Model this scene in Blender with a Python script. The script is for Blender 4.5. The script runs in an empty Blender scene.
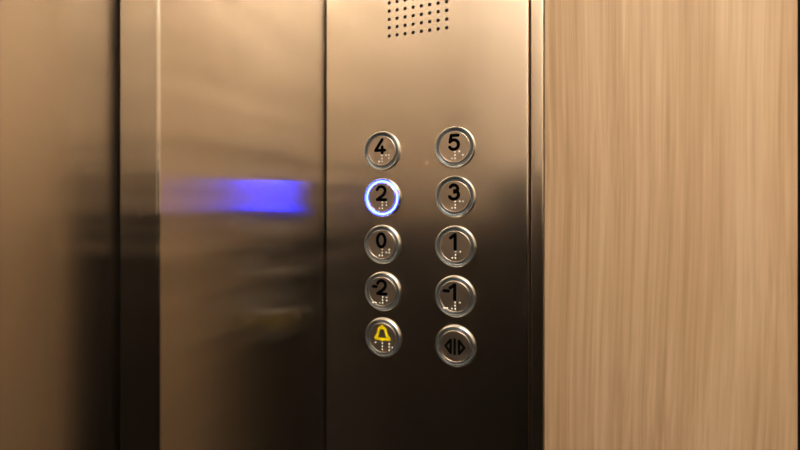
import bpy, bmesh, math, random
from mathutils import Vector, Matrix
random.seed(4)
C = bpy.context.scene.collection
PI = math.pi

# ---------------------------------------------------------------- projection (photo pixel -> point on the panel wall)
F = 436.0
TH = math.radians(21.0)
CAM = Vector((0.2214, -0.3705, 1.15))
HY = 198.0
def at(px, py, y=0.0):
    """world x, z of the photo pixel on the plane y = const"""
    a = (px - 400.0) / F
    # camera ray = a*right + forward ; right=(cos,sin,0) forward=(-sin,cos,0)
    dx = a * math.cos(TH) - math.sin(TH)
    dy = a * math.sin(TH) + math.cos(TH)
    k = (y - CAM.y) / dy
    return CAM.x + dx * k, CAM.z + (HY - py) / F * k

# ---------------------------------------------------------------- materials
def new_mat(name):
    m = bpy.data.materials.new(name); m.use_nodes = True
    nt = m.node_tree; b = nt.nodes['Principled BSDF']
    return m, nt, b
def N(nt, t, **kw):
    n = nt.nodes.new(t)
    for k, v in kw.items(): setattr(n, k, v)
    return n
def plain(name, col, rough=0.5, metal=0.0, emit=None, strength=0.0, coat=0.0):
    m, nt, b = new_mat(name)
    b.inputs['Base Color'].default_value = (*col, 1)
    b.inputs['Roughness'].default_value = rough
    b.inputs['Metallic'].default_value = metal
    b.inputs['Coat Weight'].default_value = coat
    if emit:
        b.inputs['Emission Color'].default_value = (*emit, 1)
        b.inputs['Emission Strength'].default_value = strength
    return m
def brushed(name, col, rough, aniso, wave=0.0, wscale=(1.5, 1.5, 14), streak=0.03):
    """vertically brushed stainless steel: highlights smear sideways"""
    m, nt, b = new_mat(name)
    b.inputs['Metallic'].default_value = 1.0
    b.inputs['Anisotropic'].default_value = aniso
    b.inputs['Anisotropic Rotation'].default_value = .25
    tc = N(nt, 'ShaderNodeTexCoord')
    mp = N(nt, 'ShaderNodeMapping'); mp.inputs['Scale'].default_value = (700, 700, 1.5)
    nt.links.new(tc.outputs['Object'], mp.inputs['Vector'])
    no = N(nt, 'ShaderNodeTexNoise'); no.inputs['Scale'].default_value = 1.0; no.inputs['Detail'].default_value = 2
    nt.links.new(mp.outputs[0], no.inputs['Vector'])
    mr = N(nt, 'ShaderNodeMapRange'); mr.inputs['To Min'].default_value = rough * .9; mr.inputs['To Max'].default_value = rough * 1.1
    nt.links.new(no.outputs[0], mr.inputs['Value']); nt.links.new(mr.outputs[0], b.inputs['Roughness'])
    mx = N(nt, 'ShaderNodeMix', data_type='RGBA')
    mx.inputs['A'].default_value = (*[c * (1 - streak) for c in col], 1); mx.inputs['B'].default_value = (*[min(1, c * (1 + streak)) for c in col], 1)
    nt.links.new(no.outputs[0], mx.inputs['Factor']); nt.links.new(mx.outputs['Result'], b.inputs['Base Color'])
    tg = N(nt, 'ShaderNodeCombineXYZ'); tg.inputs[2].default_value = 1.0
    nt.links.new(tg.outputs[0], b.inputs['Tangent'])
    if not streak:
        for l in list(b.inputs['Roughness'].links) + list(b.inputs['Base Color'].links): nt.links.remove(l)
        b.inputs['Roughness'].default_value = rough; b.inputs['Base Color'].default_value = (*col, 1)
    if wave:
        mp2 = N(nt, 'ShaderNodeMapping'); mp2.inputs['Scale'].default_value = wscale
        nt.links.new(tc.outputs['Object'], mp2.inputs['Vector'])
        n2 = N(nt, 'ShaderNodeTexNoise'); n2.inputs['Scale'].default_value = 1.0; n2.inputs['Detail'].default_value = 1
        nt.links.new(mp2.outputs[0], n2.inputs['Vector'])
        bp = N(nt, 'ShaderNodeBump'); bp.inputs['Strength'].default_value = 1.0; bp.inputs['Distance'].default_value = wave
        nt.links.new(n2.outputs[0], bp.inputs['Height']); nt.links.new(bp.outputs[0], b.inputs['Normal'])
    return m
def wood(name, dark, mid, light, rough=0.45):
    """light oak veneer, grain running up the panel"""
    m, nt, b = new_mat(name)
    tc = N(nt, 'ShaderNodeTexCoord')
    # slow sideways drift of the grain
    md = N(nt, 'ShaderNodeMapping'); md.inputs['Scale'].default_value = (5, 5, 2.2); md.inputs['Location'].default_value = (3.1, 0, 1.7)
    nt.links.new(tc.outputs['Object'], md.inputs['Vector'])
    nd = N(nt, 'ShaderNodeTexNoise'); nd.inputs['Scale'].default_value = 1.0; nd.inputs['Detail'].default_value = 1
    nt.links.new(md.outputs[0], nd.inputs['Vector'])
    sub = N(nt, 'ShaderNodeVectorMath', operation='SUBTRACT'); sub.inputs[1].default_value = (.5, .5, .5)
    nt.links.new(nd.outputs['Color'], sub.inputs[0])
    sc = N(nt, 'ShaderNodeVectorMath', operation='MULTIPLY'); sc.inputs[1].default_value = (.026, .026, 0)
    nt.links.new(sub.outputs[0], sc.inputs[0])
    ad = N(nt, 'ShaderNodeVectorMath', operation='ADD')
    nt.links.new(tc.outputs['Object'], ad.inputs[0]); nt.links.new(sc.outputs[0], ad.inputs[1])
    def grain(sx, sz, det):
        mp = N(nt, 'ShaderNodeMapping'); mp.inputs['Scale'].default_value = (sx, sx, sz)
        nt.links.new(ad.outputs[0], mp.inputs['Vector'])
        no = N(nt, 'ShaderNodeTexNoise'); no.inputs['Scale'].default_value = 1.0; no.inputs['Detail'].default_value = det; no.inputs['Roughness'].default_value = .6
        nt.links.new(mp.outputs[0], no.inputs['Vector'])
        return no.outputs[0]
    g1 = grain(190, 2.0, 3); g2 = grain(420, 9.0, 2); g3 = grain(26, .8, 1)
    def mul(a, k):
        n = N(nt, 'ShaderNodeMath', operation='MULTIPLY'); nt.links.new(a, n.inputs[0]); n.inputs[1].default_value = k; return n.outputs[0]
    def add(a, c):
        n = N(nt, 'ShaderNodeMath', operation='ADD'); nt.links.new(a, n.inputs[0]); nt.links.new(c, n.inputs[1]); return n.outputs[0]
    s = add(add(mul(g1, .5), mul(g2, .25)), mul(g3, .25))
    cr = N(nt, 'ShaderNodeValToRGB'); e = cr.color_ramp.elements
    e[0].position = .37; e[0].color = (*dark, 1)
    e[1].position = .63; e[1].color = (*light, 1)
    x = e.new(.5); x.color = (*mid, 1)
    nt.links.new(s, cr.inputs[0]); nt.links.new(cr.outputs[0], b.inputs['Base Color'])
    b.inputs['Roughness'].default_value = rough
    bp = N(nt, 'ShaderNodeBump'); bp.inputs['Strength'].default_value = .25; bp.inputs['Distance'].default_value = .0003
    nt.links.new(g2, bp.inputs['Height']); nt.links.new(bp.outputs[0], b.inputs['Normal'])
    return m

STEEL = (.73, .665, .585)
M = {}
M['panel'] = brushed('brushed_steel_panel', STEEL, .25, .60, wave=.0006, wscale=(1.5, 1.5, 9))
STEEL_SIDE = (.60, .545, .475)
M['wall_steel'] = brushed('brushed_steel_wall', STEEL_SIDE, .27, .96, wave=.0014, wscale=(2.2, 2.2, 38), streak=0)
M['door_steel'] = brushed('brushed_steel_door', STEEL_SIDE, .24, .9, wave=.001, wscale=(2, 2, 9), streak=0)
M['trim_steel'] = brushed('brushed_steel_trim', STEEL, .28, .8, streak=0)
M['bezel'] = plain('polished_steel_bezel', (.84, .82, .78), .30, 1.0)
M['cap'] = brushed('brushed_button_cap', (.60, .51, .42), .34, .3)
M['cap'].node_tree.nodes['Principled BSDF'].inputs['Metallic'].default_value = .92
M['ring_off'] = plain('unlit_ring_plastic', (.20, .23, .255), .30, .5, coat=.3)
def ring_glow():
    m, nt, b = new_mat('lit_blue_ring')
    tc = N(nt, 'ShaderNodeTexCoord'); sx = N(nt, 'ShaderNodeSeparateXYZ'); nt.links.new(tc.outputs['Object'], sx.inputs[0])
    cx = N(nt, 'ShaderNodeCombineXYZ'); nt.links.new(sx.outputs[0], cx.inputs[0]); nt.links.new(sx.outputs[2], cx.inputs[1])
    ln = N(nt, 'ShaderNodeVectorMath', operation='LENGTH'); nt.links.new(cx.outputs[0], ln.inputs[0])
    mr = N(nt, 'ShaderNodeMapRange'); mr.inputs['From Min'].default_value = R * .765; mr.inputs['From Max'].default_value = R * .895
    nt.links.new(ln.outputs['Value'], mr.inputs['Value'])
    cr = N(nt, 'ShaderNodeValToRGB'); e = cr.color_ramp.elements
    e[0].position = 0; e[0].color = (.002, .003, .12, 1); e[1].position = 1; e[1].color = (.002, .004, .16, 1)
    for p, c in ((.25, (.007, .012, 1.0)), (.5, (.020, .034, 1.0)), (.72, (.008, .015, 1.0))):
        k = e.new(p); k.color = (*c, 1)
    nt.links.new(mr.outputs[0], cr.inputs[0]); nt.links.new(cr.outputs[0], b.inputs['Emission Color'])
    b.inputs['Emission Strength'].default_value = 90.0
    b.inputs['Base Color'].default_value = (.05, .05, .1, 1)
    return m
M['black'] = plain('black_ink', (.002, .002, .002), .9)
M['black'].node_tree.nodes['Principled BSDF'].inputs['Specular IOR Level'].default_value = .05
M['yellow'] = plain('yellow_ink', (1.0, .80, .0), .9)
M['dot'] = plain('braille_metal', (1, .98, .92), .3, .0)
M['void'] = plain('black_void', (.004, .004, .004), .8)
M['wood'] = wood('light_oak_veneer', (.49, .34, .205), (.585, .425, .272), (.665, .515, .35))
M['dark_board'] = plain('dark_reflected_board', (.014, .010, .006), .6)  # near-black for the added boards that darken the lower steel reflections
M['dark_board'].node_tree.nodes['Principled BSDF'].inputs['Specular IOR Level'].default_value = .1
M['cream'] = plain('cream_laminate', (.80, .72, .62), .5)
M['floor'] = plain('dark_vinyl', (.025, .02, .015), .5)
M['ceiling'] = plain('white_ceiling_sheet', (.75, .70, .62), .6)
M['lamp'] = plain('lamp_diffuser', (.9, .9, .9), .5, emit=(1.0, .97, .91), strength=46.0)
M['lamp_soft'] = plain('soft_lamp_diffuser', (.9, .9, .9), .5, emit=(1.0, .96, .90), strength=21.0)
M['black_plastic'] = plain('black_plastic', (.012, .012, .012), .5)

R = .0181
M['ring_on'] = ring_glow()

# ---------------------------------------------------------------- mesh helpers
def mk(name, bm, mat, parent=None, smooth=False):
    bmesh.ops.recalc_face_normals(bm, faces=bm.faces)
    me = bpy.data.meshes.new(name); bm.to_mesh(me); bm.free()
    me.materials.append(mat)
    if smooth:
        for p in me.polygons: p.use_smooth = True
    o = bpy.data.objects.new(name, me); C.objects.link(o)
    if parent: o.parent = parent
    return o
def box_bm(x0, x1, y0, y1, z0, z1, bevel=0.0, seg=3, edges=None, bm=None):
    bm = bm or bmesh.new()
    r = bmesh.ops.create_cube(bm, size=1.0)
    for v in r['verts']:
        v.co = Vector(((x0 + x1) / 2 + v.co.x * (x1 - x0), (y0 + y1) / 2 + v.co.y * (y1 - y0), (z0 + z1) / 2 + v.co.z * (z1 - z0)))
    if bevel:
        es = [e for e in {e for v in r['verts'] for e in v.link_edges} if edges is None or edges(e)]
        bmesh.ops.bevel(bm, geom=es, offset=bevel, segments=seg, profile=.5, affect='EDGES')
    return bm
def shade_bevel(o):
    """smooth rounded edges, flat faces kept flat"""
    for p in o.data.polygons: p.use_smooth = True
    o.data.set_sharp_from_angle(angle=math.radians(40))
    return o
def flat_by_area(o):
    w = o.modifiers.new('wn', 'WEIGHTED_NORMAL'); w.keep_sharp = True
    return o
def lathe(profile, n=64, close=False):
    """profile: (radius, out) pairs turned about the local -Y axis"""
    bm = bmesh.new(); rings = []
    for r, h in profile:
        if r < 1e-7: rings.append([bm.verts.new((0, -h, 0))])
        else: rings.append([bm.verts.new((r * math.cos(2 * PI * i / n), -h, r * math.sin(2 * PI * i / n))) for i in range(n)])
    prs = list(zip(rings, rings[1:])) + ([(rings[-1], rings[0])] if close else [])
    for a, b in prs:
        for i in range(n):
            j = (i + 1) % n
            if len(a) == 1 and len(b) == 1: continue
            if len(a) == 1: bm.faces.new((a[0], b[i], b[j]))
            elif len(b) == 1: bm.faces.new((a[i], b[0], a[j]))
            else: bm.faces.new((a[i], b[i], b[j], a[j]))
    return bm
def prism(bm, pts, y0, y1):
    a = [bm.verts.new((x, y0, z)) for x, z in pts]; b = [bm.verts.new((x, y1, z)) for x, z in pts]
    bm.faces.new(a); bm.faces.new(list(reversed(b)))
    for i in range(len(pts)):
        j = (i + 1) % len(pts); bm.faces.new((a[i], a[j], b[j], b[i]))
def strokes_bm(strokes, hw, y0, y1, s, closed=()):
    bm = bmesh.new()
    for k, st in enumerate(strokes):
        pts = [(x * s, z * s) for x, z in st]
        if k in closed: pts.append(pts[0])
        w = hw * s
        for i, p in enumerate(pts):
            e = 1e-6 * (i % 5)
            prism(bm, [(p[0] + w * math.cos(2 * PI * q / 14), p[1] + w * math.sin(2 * PI * q / 14)) for q in range(14)], y0, y1 - e)
            if i:
                o = pts[i - 1]; dx, dz = p[0] - o[0], p[1] - o[1]; L = math.hypot(dx, dz)
                if L < 1e-9: continue
                nx, nz = -dz / L * w, dx / L * w
                prism(bm, [(o[0] + nx, o[1] + nz), (p[0] + nx, p[1] + nz), (p[0] - nx, p[1] - nz), (o[0] - nx, o[1] - nz)], y0, y1 + 2e-6 * (i % 3))
    return bm
def arc(cx, cz, rx, rz, a0, a1, n=12):
    return [(cx + rx * math.cos(math.radians(a0 + (a1 - a0) * i / n)), cz + rz * math.sin(math.radians(a0 + (a1 - a0) * i / n))) for i in range(n + 1)]
def tag(o, label=None, cat=None, group=None, kind=None):
    if label: o['label'] = label
    if cat: o['category'] = cat
    if group: o['group'] = group
    if kind: o['kind'] = kind
    return o
def struct(name, bm, mat, bevelled=False, label=None, cat=None):
    o = mk(name, bm, mat)
    if bevelled: shade_bevel(o)
    tag(o, label, cat, kind='structure')
    return o

# ---------------------------------------------------------------- sizes of the car
H = 2.25; XR = 1.35; YB = -1.17
x_cop0 = at(325.2, 0)[0]; x_cop1 = at(529.5, 0)[0]
x_st0 = at(530.9, 0)[0]; x_st1 = at(543.8, 0)[0]
x_wd0 = at(545.2, 0)[0]; x_wd1 = at(798.3, 0)[0]
PJ = -0.185             # where the front return panel ends
JD = 0.0327             # depth of the door jamb
GAP = 0.0032
vert = lambda e: abs(e.verts[0].co.z - e.verts[1].co.z) > .1

# front return panel: faces the car on +x, its jamb faces the viewer on -y
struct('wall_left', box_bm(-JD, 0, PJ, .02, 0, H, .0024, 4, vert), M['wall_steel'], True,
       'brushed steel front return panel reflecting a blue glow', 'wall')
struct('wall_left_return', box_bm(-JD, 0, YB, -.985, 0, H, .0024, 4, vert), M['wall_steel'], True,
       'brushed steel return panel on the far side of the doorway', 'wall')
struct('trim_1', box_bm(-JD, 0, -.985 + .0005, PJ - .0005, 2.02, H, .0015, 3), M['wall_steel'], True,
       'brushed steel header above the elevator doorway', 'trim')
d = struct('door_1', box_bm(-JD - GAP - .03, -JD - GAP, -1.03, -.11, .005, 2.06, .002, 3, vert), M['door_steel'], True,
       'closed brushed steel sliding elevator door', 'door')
# dark shaft lining behind jamb and door
struct('wall_shaft', box_bm(-.14, -.13, YB, .05, 0, H), M['void'], label='dark landing wall behind the door', cat='wall')
struct('wall_front_core', box_bm(-.13, XR, .020, .032, 0, H), M['void'], label='black recess behind the wall panels', cat='wall')

# steel trim post between control panel and wood
struct('trim_2', box_bm(x_st0, x_st1, -.0012, .018, 0, H, .0016, 4, vert), M['trim_steel'], True,
       'narrow brushed steel strip between control panel and wood wall', 'trim')
struct('wall_front', box_bm(x_wd0 - .0006, x_wd1, .0006, .018, 0, H, .0005, 3, vert), M['wood'], True,
       'light oak veneer wall panel with fine vertical grain', 'wall')
struct('wall_front_outer', box_bm(x_wd1 + .012, XR, .0006, .018, 0, H, .0005, 3, vert), M['wood'], True,
       'second light oak wall panel past the black joint', 'wall')
struct('wall_right', box_bm(XR, XR + .02, YB, .02, 0, H), M['cream'], label='cream side wall of the car', cat='wall')
struct('wall_back', box_bm(-JD, XR, YB - .02, YB, 0, H), M['cream'], label='cream wall opposite the control panel', cat='wall')
struct('reflect_board_back', box_bm(.0005, XR - .0005, YB, YB + .006, .0, 1.08, .001, 2), M['dark_board'], label='unseen dark board added on the opposite wall to darken reflections', cat='trim')  # added board, stands in for dark clothing mirrored low in the steel
struct('reflect_board_side', box_bm(XR - .006, XR, YB + .0065, -.0005, .0, 1.08, .001, 2), M['dark_board'], label='unseen dark board added on the side wall to darken reflections', cat='trim')  # added board, keeps the jamb's lower reflection dark
struct('floor', box_bm(-.14, XR + .02, YB - .02, .03, -.02, 0), M['floor'], label='dark vinyl car floor', cat='floor')
struct('ceiling', box_bm(-.14, XR + .02, YB - .02, .03, H, H + .02), M['ceiling'], label='pale metal car ceiling', cat='ceiling')

# ---------------------------------------------------------------- ceiling lights
def ceiling_light(x0, x1, y0, y1, label, lm='lamp'):
    cx, cy = (x0 + x1) / 2, (y0 + y1) / 2
    r = bpy.data.objects.new('ceiling_light', None); C.objects.link(r); r.location = (cx, cy, H)
    tag(r, label, 'ceiling light', 'ceiling light bars of the car')
    hx, hy = (x1 - x0) / 2, (y1 - y0) / 2
    bm = bmesh.new()
    for a in ((-hx - .012, -hx, -hy - .012, hy + .012), (hx, hx + .012, -hy - .012, hy + .012), (-hx, hx, -hy - .012, -hy), (-hx, hx, hy, hy + .012)):
        box_bm(*a, -.014, 0, bm=bm)
    mk('frame', bm, M['trim_steel'], r)
    mk('diffuser', box_bm(-hx, hx, -hy, hy, -.009, -.001), M[lm], r)
    return r
ceiling_light(.15, 1.2, -1.08, -.98, 'long ceiling light bar close to the wall opposite the control panel')
ceiling_light(.15, 1.0, -.50, -.40, 'long ceiling light bar nearer the control panel', 'lamp_soft')
ceiling_light(1.16, 1.26, -.90, -.15, 'unseen light bar added along the side wall to brighten steel edges', 'lamp_soft')  # added bar, lifts the highlights on the rounded steel edges

# ---------------------------------------------------------------- control panel
Z0, Z1 = .0, H - .001
cop = bpy.data.objects.new('control_panel', None); C.objects.link(cop)
cx = (x_cop0 + x_cop1) / 2
cop.location = (cx, .010, 1.15)
tag(cop, 'tall brushed steel elevator control panel with round buttons and speaker holes', 'control panel')
hole_px = [(370 + 143.5 / 7.5 + (574.5 - 143.5) / 7.5 * i / 7) for i in range(8)]
cols = []
x_a = at(370 + 144 / 7.5, 36.3)[0]; x_b = at(370 + 575 / 7.5, 27.3)[0]
z_a = at(370 + 144 / 7.5, 272 / 7.5)[1]; z_b = at(370 + 575 / 7.5, 205.5 / 7.5)[1]
zt = at(370 + 144 / 7.5, 86 / 7.5)[1]
pz = (zt - z_a) / 3; px_ = (x_b - x_a) / 7
print('speaker pitch', px_, pz, z_a, z_b)
zb = (z_a + z_b) / 2
plate_bm = box_bm(x_cop0 - cx, x_cop1 - cx, -.010, .010, Z0 - 1.15, Z1 - 1.15, .0028, 5, vert)
plate = mk('faceplate', plate_bm, M['panel'], cop)
# perforations are cut right through the faceplate
cb = bmesh.new()
for i in range(8):
    for j in range(8):
        hx = x_a + px_ * i - cx; hz = zb + pz * j - 1.15
        n = 20; a = [cb.verts.new((hx + 0.0016 * math.cos(2 * PI * q / n), -.02, hz + 0.0016 * math.sin(2 * PI * q / n))) for q in range(n)]
        b = [cb.verts.new((v.co.x, -.005, v.co.z)) for v in a]
        cb.faces.new(a); cb.faces.new(list(reversed(b)))
        for q in range(n): cb.faces.new((a[q], a[(q + 1) % n], b[(q + 1) % n], b[q]))
cut = mk('cutter', cb, M['void'], cop)
bo = plate.modifiers.new('holes', 'BOOLEAN'); bo.object = cut; bo.operation = 'DIFFERENCE'; bo.solver = 'EXACT'
bpy.context.view_layer.update()
dg = bpy.context.evaluated_depsgraph_get()
me2 = bpy.data.meshes.new_from_object(plate.evaluated_get(dg))
plate.modifiers.clear(); plate.data = me2
plate.data.materials.clear(); plate.data.materials.append(M['panel'])
bpy.data.objects.remove(cut)
shade_bevel(plate)
sp = mk('speaker', box_bm(x_a - .006 - cx, x_b + .006 - cx, -.0092, -.005, zb - .006 - 1.15, zb + pz * 7 + .006 - 1.15, .001, 2), M['void'], cop)
tag(sp, 'black speaker behind the grid of round holes')

# ---------------------------------------------------------------- buttons
R = .0181; RC = R * .765; RR = R * .925
HB = .0030      # how far a button stands off the plate
bezel_me = lathe([(R, 0), (R, HB * .35), (R * .992, HB * .62), (R * .972, HB * .86), (R * .945, HB), (R * .92, HB * .97), (R * .915, HB * .82), (R * .905, HB * .5), (R * .905, 0)], 72, True)
ring_me = lathe([(R * .905, 0), (R * .905, HB * .52), (R * .865, HB * .62), (R * .845, HB * .56), (R * .825, HB * .64), (R * .79, HB * .60), (R * .775, HB * .45), (R * .77, 0)], 72, True)
cap_me = lathe([(R * .768, 0), (R * .768, HB * .72), (R * .755, HB * .88), (R * .735, HB * .96), (R * .715, HB * .96), (R * .70, HB * .90), (0, HB * .90)], 72)
def as_mesh(bm, name, mat, ang=35, smooth=True):
    bmesh.ops.recalc_face_normals(bm, faces=bm.faces)
    me = bpy.data.meshes.new(name); bm.to_mesh(me); bm.free(); me.materials.append(mat)
    for p in me.polygons: p.use_smooth = smooth
    me.set_sharp_from_angle(angle=math.radians(ang))
    return me
bezel_me = as_mesh(bezel_me, 'bezel', M['bezel'])
ring_off_me = as_mesh(ring_me, 'light_ring', M['ring_off'], 12)
ring_on_me = ring_off_me.copy(); ring_on_me.materials.clear(); ring_on_me.materials.append(M['ring_on'])
cap_me = as_mesh(cap_me, 'cap', M['cap'], 8)

G = {
 '4': ([[(.06, .74), (-.42, .04), (.24, .04)], [(.06, .26), (.06, -.14)]], ()),
 '2': ([arc(-.04, .46, .29, .28, 165, -20) + [(.12, .18), (-.33, -.13), (.30, -.13)]], ()),
 '0': ([arc(-.03, .29, .28, .44, 0, 345, 23)], (0,)),
 '5': ([[(.24, .73), (-.19, .73), (-.27, .32)] + arc(-.03, .15, .30, .30, 138, -150)], ()),
 '3': ([arc(-.04, .50, .25, .23, 155, -80, 10) + arc(-.04, .12, .30, .27, 80, -155, 12)], ()),
 '1': ([[(-.28, .54), (.02, .76), (.02, -.15)]], ()),
}
G['-2'] = ([[(-.64, .32), (-.42, .32)]] + G['2'][0], ())
G['-1'] = ([[(-.68, .34), (-.38, .34)]] + G['1'][0], ())
G['bell'] = ([[(-.16, .69), (.14, .69), (.23, .60), (.26, .38), (.33, .16), (.50, -.01), (.50, -.09), (-.48, -.09), (-.48, -.01), (-.34, .16), (-.28, .38), (-.25, .60)], [(-.01, .76), (-.01, .82)], [(-.01, -.10), (-.01, -.17)]], (0,))
G['open'] = ([[(-.60, .0), (-.27, .40), (-.27, -.42)], [(-.01, .45), (-.01, -.46)], [(.26, .40), (.26, -.42), (.60, .0)]], (0, 2))
BR = {'num': (3, 4, 5, 6), 'a': (1,), 'b': (1, 2), 'c': (1, 4), 'd': (1, 4, 5), 'e': (1, 5), 'j': (2, 4, 5), 'minus': (3, 6), 'l': (1, 2, 3), 'r': (1, 2, 3, 5)}
def braille_bm(cells, x0, z0):
    bm = bmesh.new(); s = RC; dt = .205
    for k, c in enumerate(cells):
        for d in BR[c]:
            x = x0 + .5 * k + (dt if d > 3 else 0); z = z0 - dt * ((d - 1) % 3)
            mt = Matrix.Translation((x * s, -HB * .90, z * s)) @ Matrix.Diagonal((1, .6, 1, 1))
            bmesh.ops.create_uvsphere(bm, u_segments=10, v_segments=6, radius=.07 * s, matrix=mt)
    return bm
YF = -HB * .90
left_y = [151.0, 197.7, 244.6, 291.6, 337.6]
right_y = [147.2, 196.7, 246.6, 296.6, 346.2]
# the face of a button stands HB off the plate, so aim its middle height
def place(px, py):
    x, z = at(px, py, -HB * .5); return (x, 0.0, z)
buttons = [
 ('4', 381.9, left_y[0], ['num', 'd'], -.17, 'steel elevator button marked with a black 4, top of the left column'),
 ('2', 382.2, left_y[1], ['num', 'b'], -.17, 'lit elevator button marked 2 with a glowing blue ring'),
 ('0', 382.2, left_y[2], ['num', 'j'], -.17, 'steel elevator button marked with a black 0 below the lit button'),
 ('-2', 382.6, left_y[3], ['minus', 'num', 'b'], -.67, 'steel elevator button marked minus 2 above the yellow bell button'),
 ('bell', 382.8, left_y[4], ['a', 'l', 'r'], -.50, 'alarm button with a yellow bell symbol, bottom of the left column'),
 ('5', 454.6, right_y[0], ['num', 'e'], -.17, 'steel elevator button marked with a black 5, top of the right column'),
 ('3', 454.8, right_y[1], ['num', 'c'], -.17, 'steel elevator button marked with a black 3, right of the lit button'),
 ('1', 455.2, right_y[2], ['num', 'a'], -.17, 'steel elevator button marked with a plain black 1'),
 ('-1', 454.8, right_y[3], ['minus', 'num', 'a'], -.67, 'steel elevator button marked minus 1 in the right column'),
 ('open', 455.2, right_y[4], [], 0, 'door opening button with two black triangles and a bar'),
]
proto = None
G['bell'] = ([[(x, z * .93 + .02) for x, z in st] for st in G['bell'][0]], (0,))
for gname, px, py, cells, bx, label in buttons:
    r = bpy.data.objects.new('elevator_button', None); C.objects.link(r)
    r.location = place(px, py)
    print(gname, [round(v, 4) for v in r.location])
    tag(r, label, 'button', 'round elevator buttons on the steel control panel')
    for nm, me in (('bezel', bezel_me), ('light_ring', ring_on_me if gname == '2' else ring_off_me), ('cap', cap_me)):
        o = bpy.data.objects.new(nm, me); C.objects.link(o); o.parent = r
        if nm == 'light_ring': o['label'] = 'glowing blue ring' if gname == '2' else 'unlit grey ring'
    st, cl = G[gname]
    sy = 'bell_symbol' if gname == 'bell' else 'door_symbol' if gname == 'open' else 'numeral'
    hw = .088 if gname == 'bell' else .072 if gname == 'open' else .10
    sm = mk(sy, strokes_bm(st, hw, YF + .0002, YF - .00025, RC, cl), M['yellow'] if gname == 'bell' else M['black'], r)
    sm['label'] = {'bell': 'yellow bell outline', 'open': 'black door opening symbol'}.get(gname, 'black numeral ' + gname.replace('-', 'minus '))
    if cells:
        b = mk('braille_dots', braille_bm(cells, bx, -.355 if gname == 'bell' else -.35 if '-' in gname else -.305), M['dot'], r, True); b['label'] = 'pale raised braille dots'

# ---------------------------------------------------------------- added camera on tripod, stands in for camera and hands as a dark reflection
def reflected_camera():
    r = bpy.data.objects.new('reflected_camera', None); C.objects.link(r)
    r.location = (CAM.x, CAM.y, 0); r.rotation_euler = (0, 0, TH)
    tag(r, 'unseen black camera on an added tripod, there for its dark reflection', 'camera')
    z = CAM.z
    mk('camera_body', box_bm(-.10, .10, -.075, -.022, z - .07, z + .045, .012, 3), M['black_plastic'], r)
    ln = mk('lens', lathe([(.031, .022), (.031, .008), (.027, .006), (.024, .010), (0, .012)], 32), M['black_plastic'], r)
    mk('head', box_bm(-.03, .03, -.07, -.02, z - .115, z - .068, .006, 2), M['black_plastic'], r)
    for k in range(3):
        a = 2 * PI * k / 3 + PI / 2 + PI
        top = Vector((0, -.045, z - .11)); foot = Vector((.30 * math.cos(a), -.045 + .30 * math.sin(a), .004))
        bm = bmesh.new(); dv = foot - top
        q = dv.to_track_quat('Z', 'Y').to_matrix().to_4x4()
        bmesh.ops.create_cone(bm, cap_ends=True, segments=12, radius1=.012, radius2=.009, depth=dv.length, matrix=Matrix.Translation((top + foot) / 2) @ q)
        mk('leg', bm, M['black_plastic'], r)
reflected_camera()

# ---------------------------------------------------------------- view
w = bpy.data.worlds.new('World'); bpy.context.scene.world = w; w.use_nodes = True
w.node_tree.nodes['Background'].inputs[0].default_value = (0, 0, 0, 1)
cam = bpy.data.cameras.new('Camera'); co = bpy.data.objects.new('Camera', cam); C.objects.link(co)
co.location = CAM; co.rotation_euler = (PI / 2, 0, TH)
cam.sensor_width = 36; cam.lens = 36 * F / 800; cam.shift_y = -(225 - HY) / 800.0
cam.clip_start = .004
cam.dof.use_dof = True; cam.dof.focus_distance = .385; cam.dof.aperture_fstop = 8.0
bpy.context.scene.camera = co
vs = bpy.context.scene.view_settings
vs.view_transform = 'Standard'; vs.look = 'None'; vs.exposure = -0.10; vs.gamma = .83
bpy.context.scene.cycles.max_bounces = 12
bpy.context.scene.cycles.glossy_bounces = 8
bpy.context.scene.cycles.sample_clamp_indirect = 10
